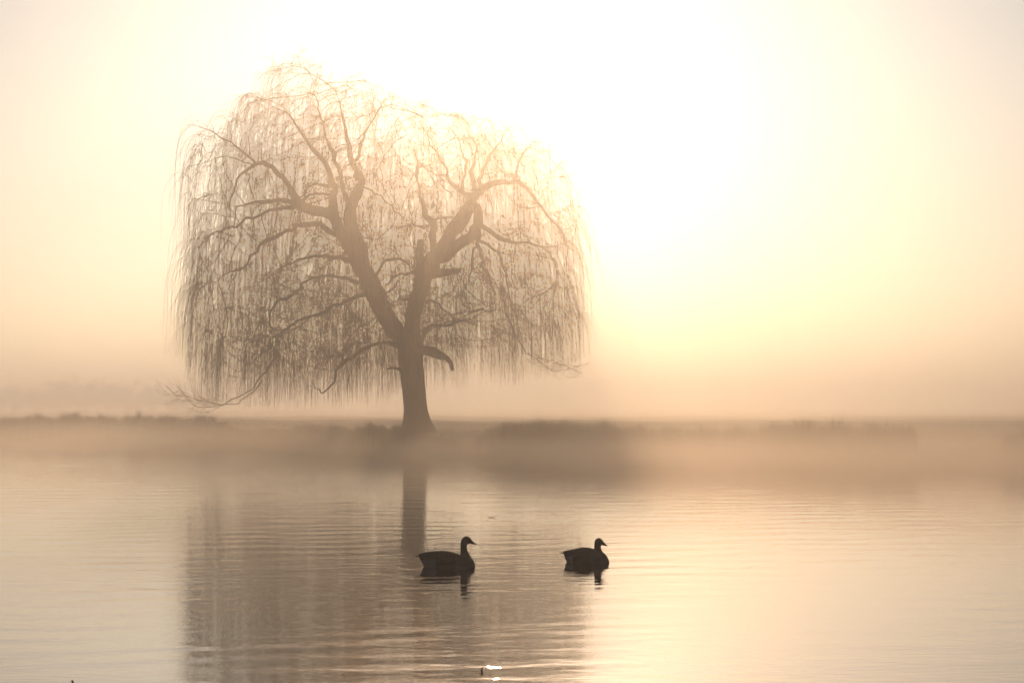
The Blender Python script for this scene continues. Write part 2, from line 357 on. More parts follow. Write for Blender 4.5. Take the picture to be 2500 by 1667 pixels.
# ---- envelope of the crown, in frame rows at the tree
top_prof = np.array([(428, 470), (436, 400), (450, 340), (470, 312), (520, 306), (556, 285), (575, 225), (610, 180), (650, 165), (690, 142), (730, 138), (790, 155), (860, 178), (930, 205), (985, 235), (1060, 258), (1120, 275), (1180, 282), (1240, 292), (1300, 312), (1350, 340), (1385, 390), (1405, 450), (1425, 520), (1440, 600)], float)
bot_prof = np.array([(428, 850), (450, 880), (480, 965), (520, 992), (620, 990), (740, 990), (860, 985), (960, 972), (1040, 945), (1120, 940), (1200, 935), (1290, 932), (1350, 915), (1400, 905), (1440, 850)], float)
for pr in (top_prof, bot_prof): pr[:, 0] = 935 + (pr[:, 0] - 935) * np.where(pr[:, 0] < 935, 0.95, 0.985)
top_prof[:, 1] -= 16
tx = (top_prof[:, 0] - 1250) / F * D; tz = HC + (HOR - top_prof[:, 1]) / F * D
bx = (bot_prof[:, 0] - 1250) / F * D; bz = HC + (HOR - bot_prof[:, 1]) / F * D
XL, XR = tx[0], tx[-1]; XC = 0.5 * (XL + XR); RX = 0.5 * (XR - XL)
def ylim(x): return 9.5 * np.sqrt(np.clip(1 - ((x - XC) / RX) ** 2, 0, 1)) + 0.6
def ztop(x, dy):
    q = np.sqrt(np.clip(1 - (dy / ylim(x)) ** 2, 0, 1))
    return 5.0 + (np.interp(x, tx, tz) - 5.0) * q ** 0.8
def zbot(x): return np.interp(x, bx, bz)

# ---- space colonisation between the traced limbs and the crown surface
NA = 7000
ax = rng.uniform(XL + 0.2, XR - 0.2, NA * 6); ady = rng.uniform(-10, 10, NA * 6); az = rng.uniform(4.5, 23, NA * 6)
zt = ztop(ax, ady); inside = (np.abs(ady) < ylim(ax)) & (az < zt - 0.15) & (az > zbot(ax) + 2.0)
depth = np.minimum(zt - az, (ylim(ax) - np.abs(ady)) * 1.4)
keep = inside & (rng.uniform(0, 1, NA * 6) < np.where(depth < 1.6, 1.0, 0.38))
A = np.stack([ax, ady + D, az], 1)[keep][:NA]
nodes = [np.array(n) for n in nodes]
NP = np.array(nodes); nrad_a = np.array(nrad)
ok_seed = nrad_a < 0.30
best = np.full(len(A), 1e9); bi = np.zeros(len(A), int)
idx_all = np.where(ok_seed)[0]
for s in range(0, len(idx_all), 400):
    ids = idx_all[s:s + 400]; d = np.linalg.norm(A[:, None] - NP[ids][None], axis=2)
    j = d.argmin(1); dm = d[np.arange(len(A)), j]; u = dm < best; best[u] = dm[u]; bi[u] = ids[j[u]]
STEP = 0.34; KILL = 0.55; INF = 4.5
npos = [n for n in NP]; npar = list(parent)
alive = best > KILL; n_seed = len(npos); childcount = {}
for it in range(90):
    act = np.where(alive & (best < INF))[0]
    if len(act) == 0: break
    own = bi[act]; uniq, inv = np.unique(own, return_inverse=True)
    dirs = A[act] - np.array([npos[i] for i in own]); dirs /= np.linalg.norm(dirs, axis=1, keepdims=True) + 1e-9
    S = np.zeros((len(uniq), 3)); np.add.at(S, inv, dirs)
    new = []
    for q, i in enumerate(uniq):
        if childcount.get(i, 0) >= 3: 
            continue
        v = S[q] / (np.linalg.norm(S[q]) + 1e-9)
        if npar[i] >= 0:
            pd = npos[i] - npos[npar[i]]; pd = pd / (np.linalg.norm(pd) + 1e-9); v = v + 0.45 * pd
        v = v + rng.normal(0, 0.20, 3) + np.array([0, 0, 0.03])
        v /= np.linalg.norm(v); new.append((i, npos[i] + v * STEP)); childcount[i] = childcount.get(i, 0) + 1
    if not new: break
    st = len(npos)
    for i, p in new: npos.append(p); npar.append(i)
    NN = np.array([p for _, p in new])
    al = np.where(alive)[0]
    d = np.linalg.norm(A[al][:, None] - NN[None], axis=2); j = d.argmin(1); dm = d[np.arange(len(al)), j]
    u = dm < best[al]; best[al[u]] = dm[u]; bi[al[u]] = st + j[u]
    alive &= best > KILL
    # owners that may not branch any further lose their attractors
    stuck = np.array([childcount.get(i, 0) >= 3 for i in bi]); alive &= ~(stuck & (best < INF))
NPOS = np.array(npos); NPAR = np.array(npar); NN_ = len(NPOS)
kids = [[] for _ in range(NN_)]
for i in range(n_seed, NN_): kids[NPAR[i]].append(i)
rad = np.zeros(NN_); EXP = 2.35; TIP = 0.0115
acc_r = np.zeros(NN_)
for i in range(NN_ - 1, n_seed - 1, -1):
    rad[i] = max(TIP, acc_r[i] ** (1 / EXP)); rad[i] = min(rad[i], 0.10)
    acc_r[NPAR[i]] += rad[i] ** EXP + 0.00000004
rad[:n_seed] = nrad_a
# lightly smooth grown nodes
for _ in range(2):
    Q = NPOS.copy()
    for i in range(n_seed, NN_):
        if len(kids[i]) == 1: Q[i] = 0.5 * NPOS[i] + 0.25 * (NPOS[NPAR[i]] + NPOS[kids[i][0]])
    NPOS = Q
cr = Acc()
done = np.zeros(NN_, bool)
for i in range(n_seed, NN_):
    if done[i] or (NPAR[i] >= n_seed and kids[NPAR[i]] and max(kids[NPAR[i]], key=lambda k: rad[k]) == i): continue
    chain = [NPAR[i], i]; done[i] = True; c = i
    while kids[c]:
        c = max(kids[c], key=lambda k: rad[k]); chain.append(c); done[c] = True
    pts = NPOS[chain]; rr = rad[chain].copy(); rr[0] = min(rr[0], rr[1] * 1.15)
    rr[-1] *= 0.6
    V, Fq = tubes(pts[None], rr[None], 5 if rr.max() > 0.03 else 3)
    cr.add(V - base_loc, Fq)
crown = cr.build('crown', M_branch, tree)
print('colonised nodes', NN_ - n_seed)

# ---- hanging withies
cand = np.where((rad < 0.022) & (np.arange(NN_) >= n_seed) | ((rad < 0.075) & (np.arange(NN_) < n_seed) & (NPAR >= 0)))[0]
NT = 17500
clump = rng.gamma(0.55, 1.0, len(cand)) * np.where((NPOS[cand][:, 2] > 4.5), 1.0, 0.4)
pick = rng.choice(cand, NT, p=clump / clump.sum())
K = 13
start = NPOS[pick] + rng.normal(0, 0.07, (NT, 3))
pdv = NPOS[pick] - NPOS[np.maximum(NPAR[pick], 0)]; pdv /= np.linalg.norm(pdv, axis=1, keepdims=True) + 1e-9
out = np.stack([start[:, 0] - XC, (start[:, 1] - D) * 1.1, np.zeros(NT)], 1); out /= np.linalg.norm(out, axis=1, keepdims=True) + 1e-6
dy = start[:, 1] - D
zt = ztop(start[:, 0], dy); topness = np.clip(1 - (zt - start[:, 2]) / 3.0, 0, 1)
d = pdv * 0.5 + out * 0.30 + rng.normal(0, 0.38, (NT, 3)); d[:, 2] += 0.25 * topness + 0.05
d /= np.linalg.norm(d, axis=1, keepdims=True)
maxlen = np.maximum(start[:, 2] - zbot(start[:, 0]) + 0.15 - np.abs(rng.normal(0.0, 0.55, NT)), 0.5)
radial = np.clip(np.maximum(np.abs(start[:, 0] - XC) / RX, np.abs(dy) / 9.5), 0, 1)
L = rng.gamma(3.2, 0.92, NT) * (0.65 + 0.75 * radial) * np.where(topness > 0.5, 0.85, 1.0) + 0.4
L = np.where(L > maxlen + 0.4, maxlen + rng.normal(0.1, 0.25, NT), L); L = np.maximum(L, 0.4)
step = L / (K - 1)
pathw = np.zeros((NT, K, 3)); pathw[:, 0] = start
grav = rng.uniform(0.45, 0.95, NT)
cur = d.copy(); p = start.copy()
for k in range(1, K):
    cur = cur + np.array([0, 0, -1.0]) * (grav * step * 2.3)[:, None] + rng.normal(0, 0.045, (NT, 3)) * np.array([1, 1, 0.3])
    cur /= np.linalg.norm(cur, axis=1, keepdims=True)
    p = p + cur * step[:, None]
    zb = zbot(p[:, 0]) - 0.1
    p[:, 2] = np.maximum(p[:, 2], zb - 0.5 * rng.uniform(0, 1, NT))
    pathw[:, k] = p
rt = rng.uniform(0.0048, 0.0085, NT)
rw = rt[:, None] * np.linspace(1.15, 0.45, K)[None]
V, Fq = tubes(pathw, rw, 3)
tw = mesh_obj('hanging_twigs', V - base_loc, Fq, M_twig, tree)
tw['kind'] = 'stuff'

# ---- short side twigs bristling off limbs and withies
NS = 6500
pk = rng.choice(np.where((rad < 0.12))[0], NS)
s0 = NPOS[pk]; dd = rng.normal(0, 1, (NS, 3)); dd[:, 2] = np.abs(dd[:, 2]) * 0.6; dd /= np.linalg.norm(dd, axis=1, keepdims=True)
Ls = rng.gamma(3, 0.17, NS) + 0.15; Ks = 5
ps = np.zeros((NS, Ks, 3)); ps[:, 0] = s0; q = s0.copy()
for k in range(1, Ks):
    dd = dd + rng.normal(0, 0.25, (NS, 3)) + np.array([0, 0, -0.28]); dd /= np.linalg.norm(dd, axis=1, keepdims=True)
    q = q + dd * (Ls / (Ks - 1))[:, None]; ps[:, k] = q
V, Fq = tubes(ps, np.full((NS, Ks), 0.0075) * np.linspace(1.1, 0.5, Ks)[None], 3)
o = mesh_obj('side_twigs', V - base_loc, Fq, M_twig, tree); o['kind'] = 'stuff'

# ---- fine upswept sprays at both lower corners of the crown
def spray(name, pts, a, b, n, sgn):
    rows = limb_pts(pts, a, b, 0.25); k0 = int(len(rows) * 0.35)
    k = rng.integers(k0, len(rows), n); p = rows[k, :3] + rng.normal(0, 0.22, (n, 3)); Kp = 9
    dd = np.stack([sgn * rng.uniform(0.3, 1.0, n), rng.normal(0, 0.5, n), rng.normal(-0.35, 0.45, n)], 1); dd /= np.linalg.norm(dd, axis=1, keepdims=True)
    Lp = rng.gamma(4, 0.24, n) + 0.25; pa = np.zeros((n, Kp, 3)); pa[:, 0] = p
    for q in range(1, Kp):
        dd = dd + np.array([0, 0, 0.16]) + rng.normal(0, 0.10, (n, 3)); dd /= np.linalg.norm(dd, axis=1, keepdims=True)
        p = p + dd * (Lp / (Kp - 1))[:, None]; pa[:, q] = p
    V, Fq = tubes(pa, rng.uniform(0.005, 0.009, n)[:, None] * np.linspace(1.2, 0.5, Kp)[None], 3)
    o = mesh_obj(name, V - base_loc, Fq, M_twig, tree); o['kind'] = 'stuff'
spray('twig_spray', [(610, 955, 6), (545, 982, 6), (505, 984, 5), (480, 978, 5), (455, 970, 4), (436, 966, 3)], -4.5, -6.0, 85, -1)
spray('twig_spray', [(1262, 835, 6), (1295, 868, 6), (1335, 893, 6), (1370, 901, 5), (1400, 898, 4)], -4.5, -5.0, 90, 1)

# ------------------------------------------------------------------ reeds, tussocks and grass on the bank
def blades(name, xs, ys, zs, hs, wd, mat, lean=0.18):
    n = len(xs); a = rng.uniform(0, 2 * np.pi, n)
    lx = rng.normal(0, lean, n) * hs; ly = rng.normal(0, lean, n) * hs
    cx, cy = np.cos(a) * wd, np.sin(a) * wd
    b = np.stack([xs, ys, zs], 1)
    side = np.stack([cx, cy, np.zeros(n)], 1)
    m = b + np.stack([lx * 0.35, ly * 0.35, hs * 0.6], 1); tp = b + np.stack([lx, ly, hs], 1)
    V = np.stack([b - side, b + side, m + side * 0.75, m - side * 0.75, tp + side * 0.1, tp - side * 0.1], 1).reshape(-1, 3)
    k = np.arange(n)[:, None] * 6
    Fq = np.concatenate([k + np.array([[0, 1, 2, 3]]), k + np.array([[3, 2, 4, 5]])])
    return mesh_obj(name, V, Fq, mat, None, smooth=False)

reed_prof = np.array([(-200, 1020), (0, 1024), (40, 1017), (100, 1013), (140, 1018), (165, 1009), (215, 1009), (245, 1016), (300, 1016), (345, 1011), (385, 1010), (400, 1016), (440, 1019), (450, 1014), (520, 1018), (555, 1030), (570, 1047), (700, 1048), (715, 1040), (780, 1036), (850, 1044), (905, 1036), (960, 1040), (990, 1036), (1000, 1075), (1060, 1075), (1065, 1075), (1175, 1070), (1190, 1046), (1230, 1036), (1270, 1025), (1300, 1030), (1360, 1024), (1400, 1034), (1460, 1030), (1520, 1038), (1600, 1047), (1700, 1046), (1850, 1046), (1900, 1034), (1960, 1030), (2040, 1034), (2100, 1042), (2160, 1036), (2220, 1046), (2236, 1052), (2242, 1095), (2440, 1095), (2452, 1070), (2475, 1055), (2520, 1050), (2700, 1050)], float)
def reed_field(name, px0, px1, n, wd, label, dmin=0.2, dmax=3.2, hmul=1.0):
    px = rng.uniform(px0, px1, n); 
    cl = np.round(px / 7 + rng.normal(0, 0.6, n)) * 7; px = np.where(rng.uniform(0, 1, n) < 0.6, cl + rng.normal(0, 1.6, n), px)
    Y = np.full(n, 120.0)
    off = rng.uniform(dmin, dmax, n)
    for _ in range(8): Y = shore((px - 1250) / F * Y) + off
    x = (px - 1250) / F * Y
    zg = ground_h(x, Y)
    ztp = HC + (HOR - np.interp(px, reed_prof[:, 0], reed_prof[:, 1])) / F * Y
    h = (ztp - zg) * rng.uniform(0.45, 1.0, n) ** 0.5 * np.where(rng.uniform(0, 1, n) < 0.02, 1.25, 1.0) * hmul * (1 + 0.12 * np.sin(px * 0.21) + 0.12 * np.sin(px * 0.077 + 1) + 0.10 * np.sin(px * 0.41 + 2)) + 0.08
    h = np.maximum(h, 0.12 * rng.uniform(0.5, 1.5, n))
    o = blades(name, x, Y, zg - 0.05, h, wd * rng.uniform(0.6, 1.4, n), M_reed)
    tag(o, label, 'reeds', None, 'stuff')
reed_field('reed_bed', -250, 1000, 16000, 0.013, 'hazy mass of reeds and brambles along the bank left of the willow')
reed_field('reed_bed', 1062, 2240, 15000, 0.012, 'long fading reed bed on the bank right of the willow')
reed_field('reed_bed', 2436, 2750, 4500, 0.012, 'clump of reeds at the right edge beyond the low gap in the bank')
# rough grass on the meadow
n = 26000
gy = 92 + rng.gamma(1.3, 40, n); gx = rng.uniform(-1, 1, n) * gy * 0.24
okk = (gy > shore(gx) + 0.3) & (gy < 345); gx = gx[okk]; gy = gy[okk]
cl = np.sin(gx * 1.3 + gy * 0.4) + np.sin(gx * 0.5 - gy * 0.9)
hh = rng.uniform(0.04, 0.13, len(gx)) * (1 + 0.5 * (cl > 0.9))
o = blades('grass', gx, gy, ground_h(gx, gy) - 0.02, hh, 0.02 + gy * 0.0001, M_reed, 0.3)
tag(o, 'low rough winter grass over the meadow behind the bank', 'grass', None, 'stuff')

# ------------------------------------------------------------------ far trees dissolving in the mist
def far_tree_mesh(seed_):
    r = np.random.default_rng(seed_); acc = Acc(); n = 900
    paths = []
    for k in range(60):
        a = r.uniform(0, 2 * math.pi); e = r.uniform(-0.1, 1.3); Lb = r.uniform(4, 7.5)
        b = np.array([0, 0, r.uniform(1.0, 6)]); dv = np.array([math.cos(a) * math.cos(e), math.sin(a) * math.cos(e), math.sin(e)])
        pp = [b + dv * Lb * t + r.normal(0, 0.25, 3) * (t > 0) for t in np.linspace(0, 1, 6)]
        paths.append(pp)
    paths = np.array(paths); V, Fq = tubes(paths, np.linspace(0.16, 0.03, 6)[None].repeat(len(paths), 0), 3); acc.add(V, Fq)
    e = paths[:, 2:].reshape(-1, 3); s = e[r.integers(0, len(e), 2600)]
    dv = r.normal(0, 1, s.shape); dv[:, 2] = np.abs(dv[:, 2]) * 0.7; dv /= np.linalg.norm(dv, axis=1, keepdims=True)
    tw_ = np.stack([s, s + dv * r.uniform(0.6, 2.0, (len(s), 1))], 1)
    V, Fq = tubes(tw_, np.array([[0.05, 0.02]]).repeat(len(s), 0), 3); acc.add(V, Fq)
    return acc
tr_mesh = None
spots = [(-40, 1250, 1.7), (30, 1300, 1.8), (95, 1280, 1.8), (150, 1250, 2.1), (205, 1280, 2.15), (262, 1300, 2.0), (318, 1300, 1.95), (375, 1340, 1.9), (430, 1360, 1.7), (500, 1380, 1.7)]
protos = []
for k in range(2):
    r0 = empty('distant_tree')
    a = far_tree_mesh(40 + k).build('crown', M_far, r0)
    pth = np.array([[[0, 0, -0.3], [0.1, 0, 2], [0, 0.1, 4.5], [0.1, 0, 8]]]); V, Fq = tubes(pth, np.array([[0.5, 0.38, 0.3, 0.15]]), 8)
    b_ = mesh_obj('trunk', V, Fq, M_far, r0)
    protos.append((r0, a, b_))
for i, (px, Y, s) in enumerate(spots):
    r0, a, b_ = protos[i % 2]
    if i >= 2:
        r1 = r0.copy(); C.objects.link(r1)
        for ch in (a, b_):
            c = ch.copy(); C.objects.link(c); c.parent = r1
        r0 = r1
    x = (px - 1250) / F * Y
    r0.location = (x, Y, float(ground_h(np.array(x), np.array(Y)))); r0.scale = (s, s, s * 0.75); r0.rotation_euler = (0, 0, i * 1.7)
    tag(r0, 'faint distant bare tree nearly lost in mist beyond the left meadow', 'tree', 'distant trees fading in the mist')

# ------------------------------------------------------------------ geese
def goose_material():
    m, t, out = mat_new('goose_plumage')
    b = t.nodes.new('ShaderNodeBsdfPrincipled'); b.inputs['Roughness'].default_value = 0.75; b.inputs['Specular IOR Level'].default_value = 0.25
    tc = t.nodes.new('ShaderNodeTexCoord'); sp = t.nodes.new('ShaderNodeSeparateXYZ')
    wob = t.nodes.new('ShaderNodeTexNoise'); wob.inputs['Scale'].default_value = 18
    add = t.nodes.new('ShaderNodeVectorMath'); add.operation = 'MULTIPLY_ADD'
    add.inputs[1].default_value = (0.03, 0.03, 0.03)
    t.links.new(tc.outputs['Object'], wob.inputs['Vector']); t.links.new(wob.outputs['Color'], add.inputs[0]); t.links.new(tc.outputs['Object'], add.inputs[2])
    t.links.new(add.outputs[0], sp.inputs[0])
    def step(sock, lo, hi):
        r = t.nodes.new('ShaderNodeMapRange'); r.inputs[1].default_value = lo; r.inputs[2].default_value = hi; t.links.new(sock, r.inputs[0]); return r.outputs[0]
    def mul(a, c):
        n = t.nodes.new('ShaderNodeMath'); n.operation = 'MULTIPLY'; t.links.new(a, n.inputs[0]); t.links.new(c, n.inputs[1]); return n.outputs[0]
    def mix(f, a, c):
        n = t.nodes.new('ShaderNodeMix'); n.data_type = 'RGBA'; t.links.new(f, n.inputs[0])
        for v, i in ((a, 6), (c, 7)):
            if isinstance(v, tuple): n.inputs[i].default_value = (*v, 1)
            else: t.links.new(v, n.inputs[i])
        return n.outputs[2]
    wv = t.nodes.new('ShaderNodeTexWave'); wv.inputs['Scale'].default_value = 9; wv.inputs['Distortion'].default_value = 6; wv.inputs['Detail Scale'].default_value = 3
    t.links.new(tc.outputs['Object'], wv.inputs['Vector'])
    base = mix(wv.outputs['Fac'], (0.022, 0.017, 0.014), (0.05, 0.038, 0.028))
    xx, zz = sp.outputs[0], sp.outputs[2]
    pale = mul(step(xx, 0.14, 0.20), step(zz, 0.22, 0.12)); base = mix(pale, base, (0.09, 0.075, 0.06))
    rear = mul(step(xx, -0.10, -0.14), step(zz, 0.13, 0.10)); base = mix(rear, base, (0.16, 0.16, 0.165))
    neck = mul(step(zz, 0.20, 0.23), step(xx, 0.16, 0.19)); base = mix(neck, base, (0.018, 0.017, 0.017))
    cheek = mul(mul(step(zz, 0.33, 0.35), step(zz, 0.43, 0.41)), mul(step(xx, 0.27, 0.285), step(xx, 0.35, 0.335))); base = mix(cheek, base, (0.07, 0.068, 0.066))
    t.links.new(base, b.inputs['Base Color']); t.links.new(b.outputs[0], out.inputs['Surface'])
    return m
M_goose = goose_material()
M_beak = noise_mat('beak_black', (0.012, 0.012, 0.012), (0.025, 0.023, 0.02), 40, 0.4)
M_eye = noise_mat('eye_black', (0.01, 0.008, 0.006), (0.015, 0.012, 0.01), 40, 0.1)
M_tail = noise_mat('tail_feathers', (0.015, 0.013, 0.012), (0.04, 0.034, 0.03), 30, 0.7)

def loft(sections, n=28):
    """sections of (cx, cz, hw, hh, tangent angle) -> closed tube whose sections lean by the angle"""
    V = []; Fc = []
    for (cx, cz, hw, hh, ang) in sections:
        for s in range(n):
            a = 2 * math.pi * s / n
            lz = hh * math.sin(a)
            V.append((cx - lz * math.sin(ang), hw * math.cos(a), cz + lz * math.cos(ang)))
    for k in range(len(sections) - 1):
        for s in range(n):
            s2 = (s + 1) % n; Fc.append((k * n + s, k * n + s2, (k + 1) * n + s2, (k + 1) * n + s))
    Fc.append(tuple(range(n))[::-1]); Fc.append(tuple(range((len(sections) - 1) * n, len(sections) * n)))
    return V, Fc

def goose(label, px, pyw, rz, body, neck, head, beak, tail, ox, oy, sc_px, xs, hw_mul=1.0):
    Y = F * HC / (pyw - HOR); loc = P(px, HOR, Y); loc[2] = 0
    root = empty('goose', loc, rz); tag(root, label, 'goose')
    U = lambda cx: (cx - ox) / sc_px * xs
    W = lambda cy: (oy - cy) / sc_px
    st = []
    bs = resample([[U(a), 0.5 * (W(t_) + W(b_)), 0.5 * (W(t_) - W(b_)), h_ * hw_mul] for a, t_, b_, h_ in body], 0.02)
    for r in bs: st.append((r[0], r[1], max(r[3], 0.008), max(r[2], 0.006), 0.0))
    V1, F1 = loft(st)
    ns = resample([[U(a), W(b_), 0, r_ / sc_px] for a, b_, r_ in neck], 0.012)
    st = []
    for i, r in enumerate(ns):
        q0 = ns[max(i - 1, 0)]; q1 = ns[min(i + 1, len(ns) - 1)]
        ang = math.atan2(q1[1] - q0[1], q1[0] - q0[0])
        st.append((r[0], r[1], r[3] * 0.92, r[3], ang))
    V2, F2 = loft(st)
    # head: egg shaped, narrowing to the beak
    hx, hy, rx, rzh, bxp, byp = head
    st = []
    for k in range(13):
        u = -1 + 2 * k / 12; rr = math.sqrt(max(0.0, 1 - u * u)) * (1 - 0.18 * max(u, 0))
        st.append((U(hx) + u * rx / sc_px, W(hy) - 0.012 * max(u, 0), max(0.003, rr * rzh / sc_px * 0.80), max(0.003, rr * rzh / sc_px), -0.12))
    V3, F3 = loft(st)
    bb = beak
    st = [(U(bb[0][0]) - 0.035, W(bb[0][1]) + 0.008, 0.024, bb[0][2] / sc_px * 1.25, -0.35), (U(bb[0][0]) + 0.004, W(bb[0][1]), 0.014, bb[0][2] / sc_px * 0.9, -0.35)]
    V4, F4 = loft(st)
    bm = bmesh.new()
    for V_, F_ in ((V1, F1), (V2, F2), (V3, F3), (V4, F4)):
        vs = [bm.verts.new(v) for v in V_]
        for f in F_:
            try: bm.faces.new([vs[i] for i in f])
            except ValueError: pass
    bmesh.ops.recalc_face_normals(bm, faces=bm.faces)
    me = bpy.data.meshes.new('body_raw'); bm.to_mesh(me); bm.free()
    o = bpy.data.objects.new('body', me); C.objects.link(o)
    rm = o.modifiers.new('r', 'REMESH'); rm.mode = 'VOXEL'; rm.voxel_size = 0.0065
    sm = o.modifiers.new('s', 'SMOOTH'); sm.factor = 0.6; sm.iterations = 7
    dg = bpy.context.evaluated_depsgraph_get(); me2 = bpy.data.meshes.new_from_object(o.evaluated_get(dg))
    o.modifiers.clear(); o.data = me2; me2.name = 'goose_body'; bpy.data.meshes.remove(me)
    me2.materials.clear(); me2.materials.append(M_goose)
    me2.polygons.foreach_set('use_smooth', np.ones(len(me2.polygons), dtype=bool)); o.parent = root
    # beak
    st = [(U(a), W(b_), max(0.003, w_ / sc_px * 0.9), max(0.002, w_ / sc_px), -0.35) for a, b_, w_ in beak]
    V_, F_ = loft(st, 14); mesh_obj('beak', V_, F_, M_beak, root)
    # eyes
    for s in (-1, 1):
        bm = bmesh.new(); bmesh.ops.create_uvsphere(bm, u_segments=12, v_segments=8, radius=0.0065)
        me = bpy.data.meshes.new('eye'); bm.to_mesh(me); bm.free(); me.materials.append(M_eye)
        e = bpy.data.objects.new('eye', me); C.objects.link(e); e.parent = root
        e.location = (U(hx) + 0.022, s * rzh / sc_px * 0.76, W(hy) + 0.014)
    # folded wings: shell hugging the flank, ending in pointed primaries over the tail
    bx_ = bs[:, 0]
    for s in (-1, 1):
        V_ = []; F_ = []; NU, NV = 26, 9
        x0 = U(body[1][0]) - 0.035; x1 = U(body[8][0]) - 0.02
        for i in range(NU):
            u = i / (NU - 1); x = x0 + (x1 - x0) * u
            xc = max(x, bs[2][0])
            cz = np.interp(xc, bx_, bs[:, 1]); hh = np.interp(xc, bx_, bs[:, 2]); hw = np.interp(xc, bx_, bs[:, 3])
            span = math.sin(math.pi * min(1, max(0, 0.12 + 0.80 * u))) ** 0.7
            tc_ = math.radians(52 - 6 * u)
            for j in range(NV):
                v = j / (NV - 1); a = tc_ + (v - 0.5) * math.radians(62) * span
                off = 0.004 + 0.008 * math.sin(math.pi * v) * (0.5 + 0.5 * math.sin(math.pi * u))
                V_.append((x, s * (hw * math.cos(a) + off * math.cos(a)), cz + hh * math.sin(a) + off * math.sin(a) + (0.004 if u < 0.15 else 0)))
        for i in range(NU - 1):
            for j in range(NV - 1):
                F_.append((i * NV + j, i * NV + j + 1, (i + 1) * NV + j + 1, (i + 1) * NV + j))
        wob = mesh_obj('wing', V_, F_, M_goose, root)
        so_ = wob.modifiers.new('t', 'SOLIDIFY'); so_.thickness = 0.006; so_.offset = -1
    # tail: a fan of narrow feathers
    V_ = []; F_ = []
    (t0x, t0y), (t1x, t1y) = tail
    for k in range(9):
        a = (k - 4) / 4.0
        b0 = Vector((U(t0x) + 0.03, a * 0.035, W(t0y) - 0.004)); e0 = Vector((U(t1x), a * 0.055, W(t1y) + 0.006 * abs(a)))
        b0.x += 0.0; e0.x += 0.012 * a * a
        for f, wd_, th in ((0, 0.010, 0.010), (0.6, 0.012, 0.007), (0.92, 0.009, 0.005), (1.0, 0.003, 0.003)):
            c = b0.lerp(e0, f); z_ = c.z + 0.0015 * (k % 2)
            V_ += [(c.x, c.y - wd_, z_ - th), (c.x, c.y + wd_, z_ - th), (c.x, c.y + wd_, z_ + th * 0.5), (c.x, c.y - wd_, z_ + th * 0.5)]
        b = k * 16
        for q in range(3):
            for j in range(4):
                F_.append((b + q * 4 + j, b + q * 4 + (j + 1) % 4, b + (q + 1) * 4 + (j + 1) % 4, b + (q + 1) * 4 + j))
        F_.append((b + 12, b + 13, b + 14, b + 15))
    mesh_obj('tail', V_, F_, M_tail, root, smooth=False)
    return root

goose('larger dark goose swimming with neck raised, its back to the trunk reflection', 1087.9, 1383.0, 0.0,
      body=[(188, 504, 520, .018), (212, 486, 565, .055), (250, 470, 640, .10), (300, 461, 690, .14), (360, 456, 710, .165), (440, 451, 720, .18), (530, 462, 720, .18), (600, 481, 715, .175), (660, 503, 700, .16), (712, 512, 680, .14), (745, 530, 665, .115), (770, 556, 655, .085), (783, 592, 648, .05), (787, 612, 640, .02)],
      neck=[(672, 580, 70), (684, 540, 62), (676, 500, 50), (667, 468, 41), (663, 435, 36), (662, 400, 35), (665, 370, 37), (676, 345, 40), (690, 335, 36)],
      head=(694, 338, 55, 45, 755, 362), beak=[(744, 357, 20), (760, 366, 15), (775, 373, 10), (788, 378, 8), (797, 381, 5)],
      tail=((205, 500), (150, 508)), ox=470, oy=620, sc_px=728, xs=1.0)
goose('smaller goose swimming on the right with its neck drawn in and tail tip raised', 1427.8, 1372.5, math.radians(-24),
      body=[(1732, 478, 500, .018), (1756, 462, 560, .06), (1800, 452, 620, .11), (1850, 440, 650, .14), (1910, 425, 660, .16), (1960, 418, 660, .165), (2020, 426, 660, .16), (2070, 445, 655, .15), (2118, 456, 645, .135), (2152, 478, 635, .11), (2178, 512, 625, .08), (2194, 545, 615, .05), (2200, 570, 605, .02)],
      neck=[(2098, 560, 70), (2098, 520, 62), (2092, 480, 50), (2086, 450, 42), (2083, 420, 37), (2083, 395, 36), (2088, 375, 38), (2096, 362, 36)],
      head=(2098, 357, 52, 45, 2150, 380), beak=[(2142, 374, 19), (2156, 382, 14), (2168, 389, 9), (2178, 394, 7), (2187, 397, 5)],
      tail=((1752, 480), (1690, 484)), ox=1950, oy=578, sc_px=706, xs=1.095)

# ------------------------------------------------------------------ bits afloat
def floating_leaf():
    Y = F * HC / (1263.5 - HOR); loc = P(1200.5, HOR, Y); loc[2] = 0.004
    n = 17; V_ = []; F_ = []
    for i in range(n):
        u = -1 + 2 * i / (n - 1); wd_ = 0.030 * (1 - abs(u) ** 3) + 0.002
        z_ = 0.006 + 0.07 * max(0.0, abs(u) - 0.45) ** 1.3 / 0.55 ** 1.3
        for s in (-1, 0, 1):
            V_.append((u * 0.115 + 0.006 * u * abs(u), s * wd_ + 0.01 * u, z_ + 0.006 * abs(s)))
        for s in (-1, 0, 1): V_.append((V_[-3][0], V_[-3][1], V_[-3][2] - 0.003))
    for i in range(n - 1):
        a = i * 6; b = a + 6
        F_ += [(a, a + 1, b + 1, b), (a + 1, a + 2, b + 2, b + 1), (a + 3, b + 3, b + 4, a + 4), (a + 4, b + 4, b + 5, a + 5), (a, b, b + 3, a + 3), (a + 2, a + 5, b + 5, b + 2)]
    o = mesh_obj('floating_leaf', V_, F_, noise_mat('dead_leaf', (0.06, 0.035, 0.018), (0.14, 0.085, 0.04), 30, 0.8)); o.location = loc
    tag(o, 'small curled leaf floating behind the larger goose with both tips raised', 'leaf')
floating_leaf()
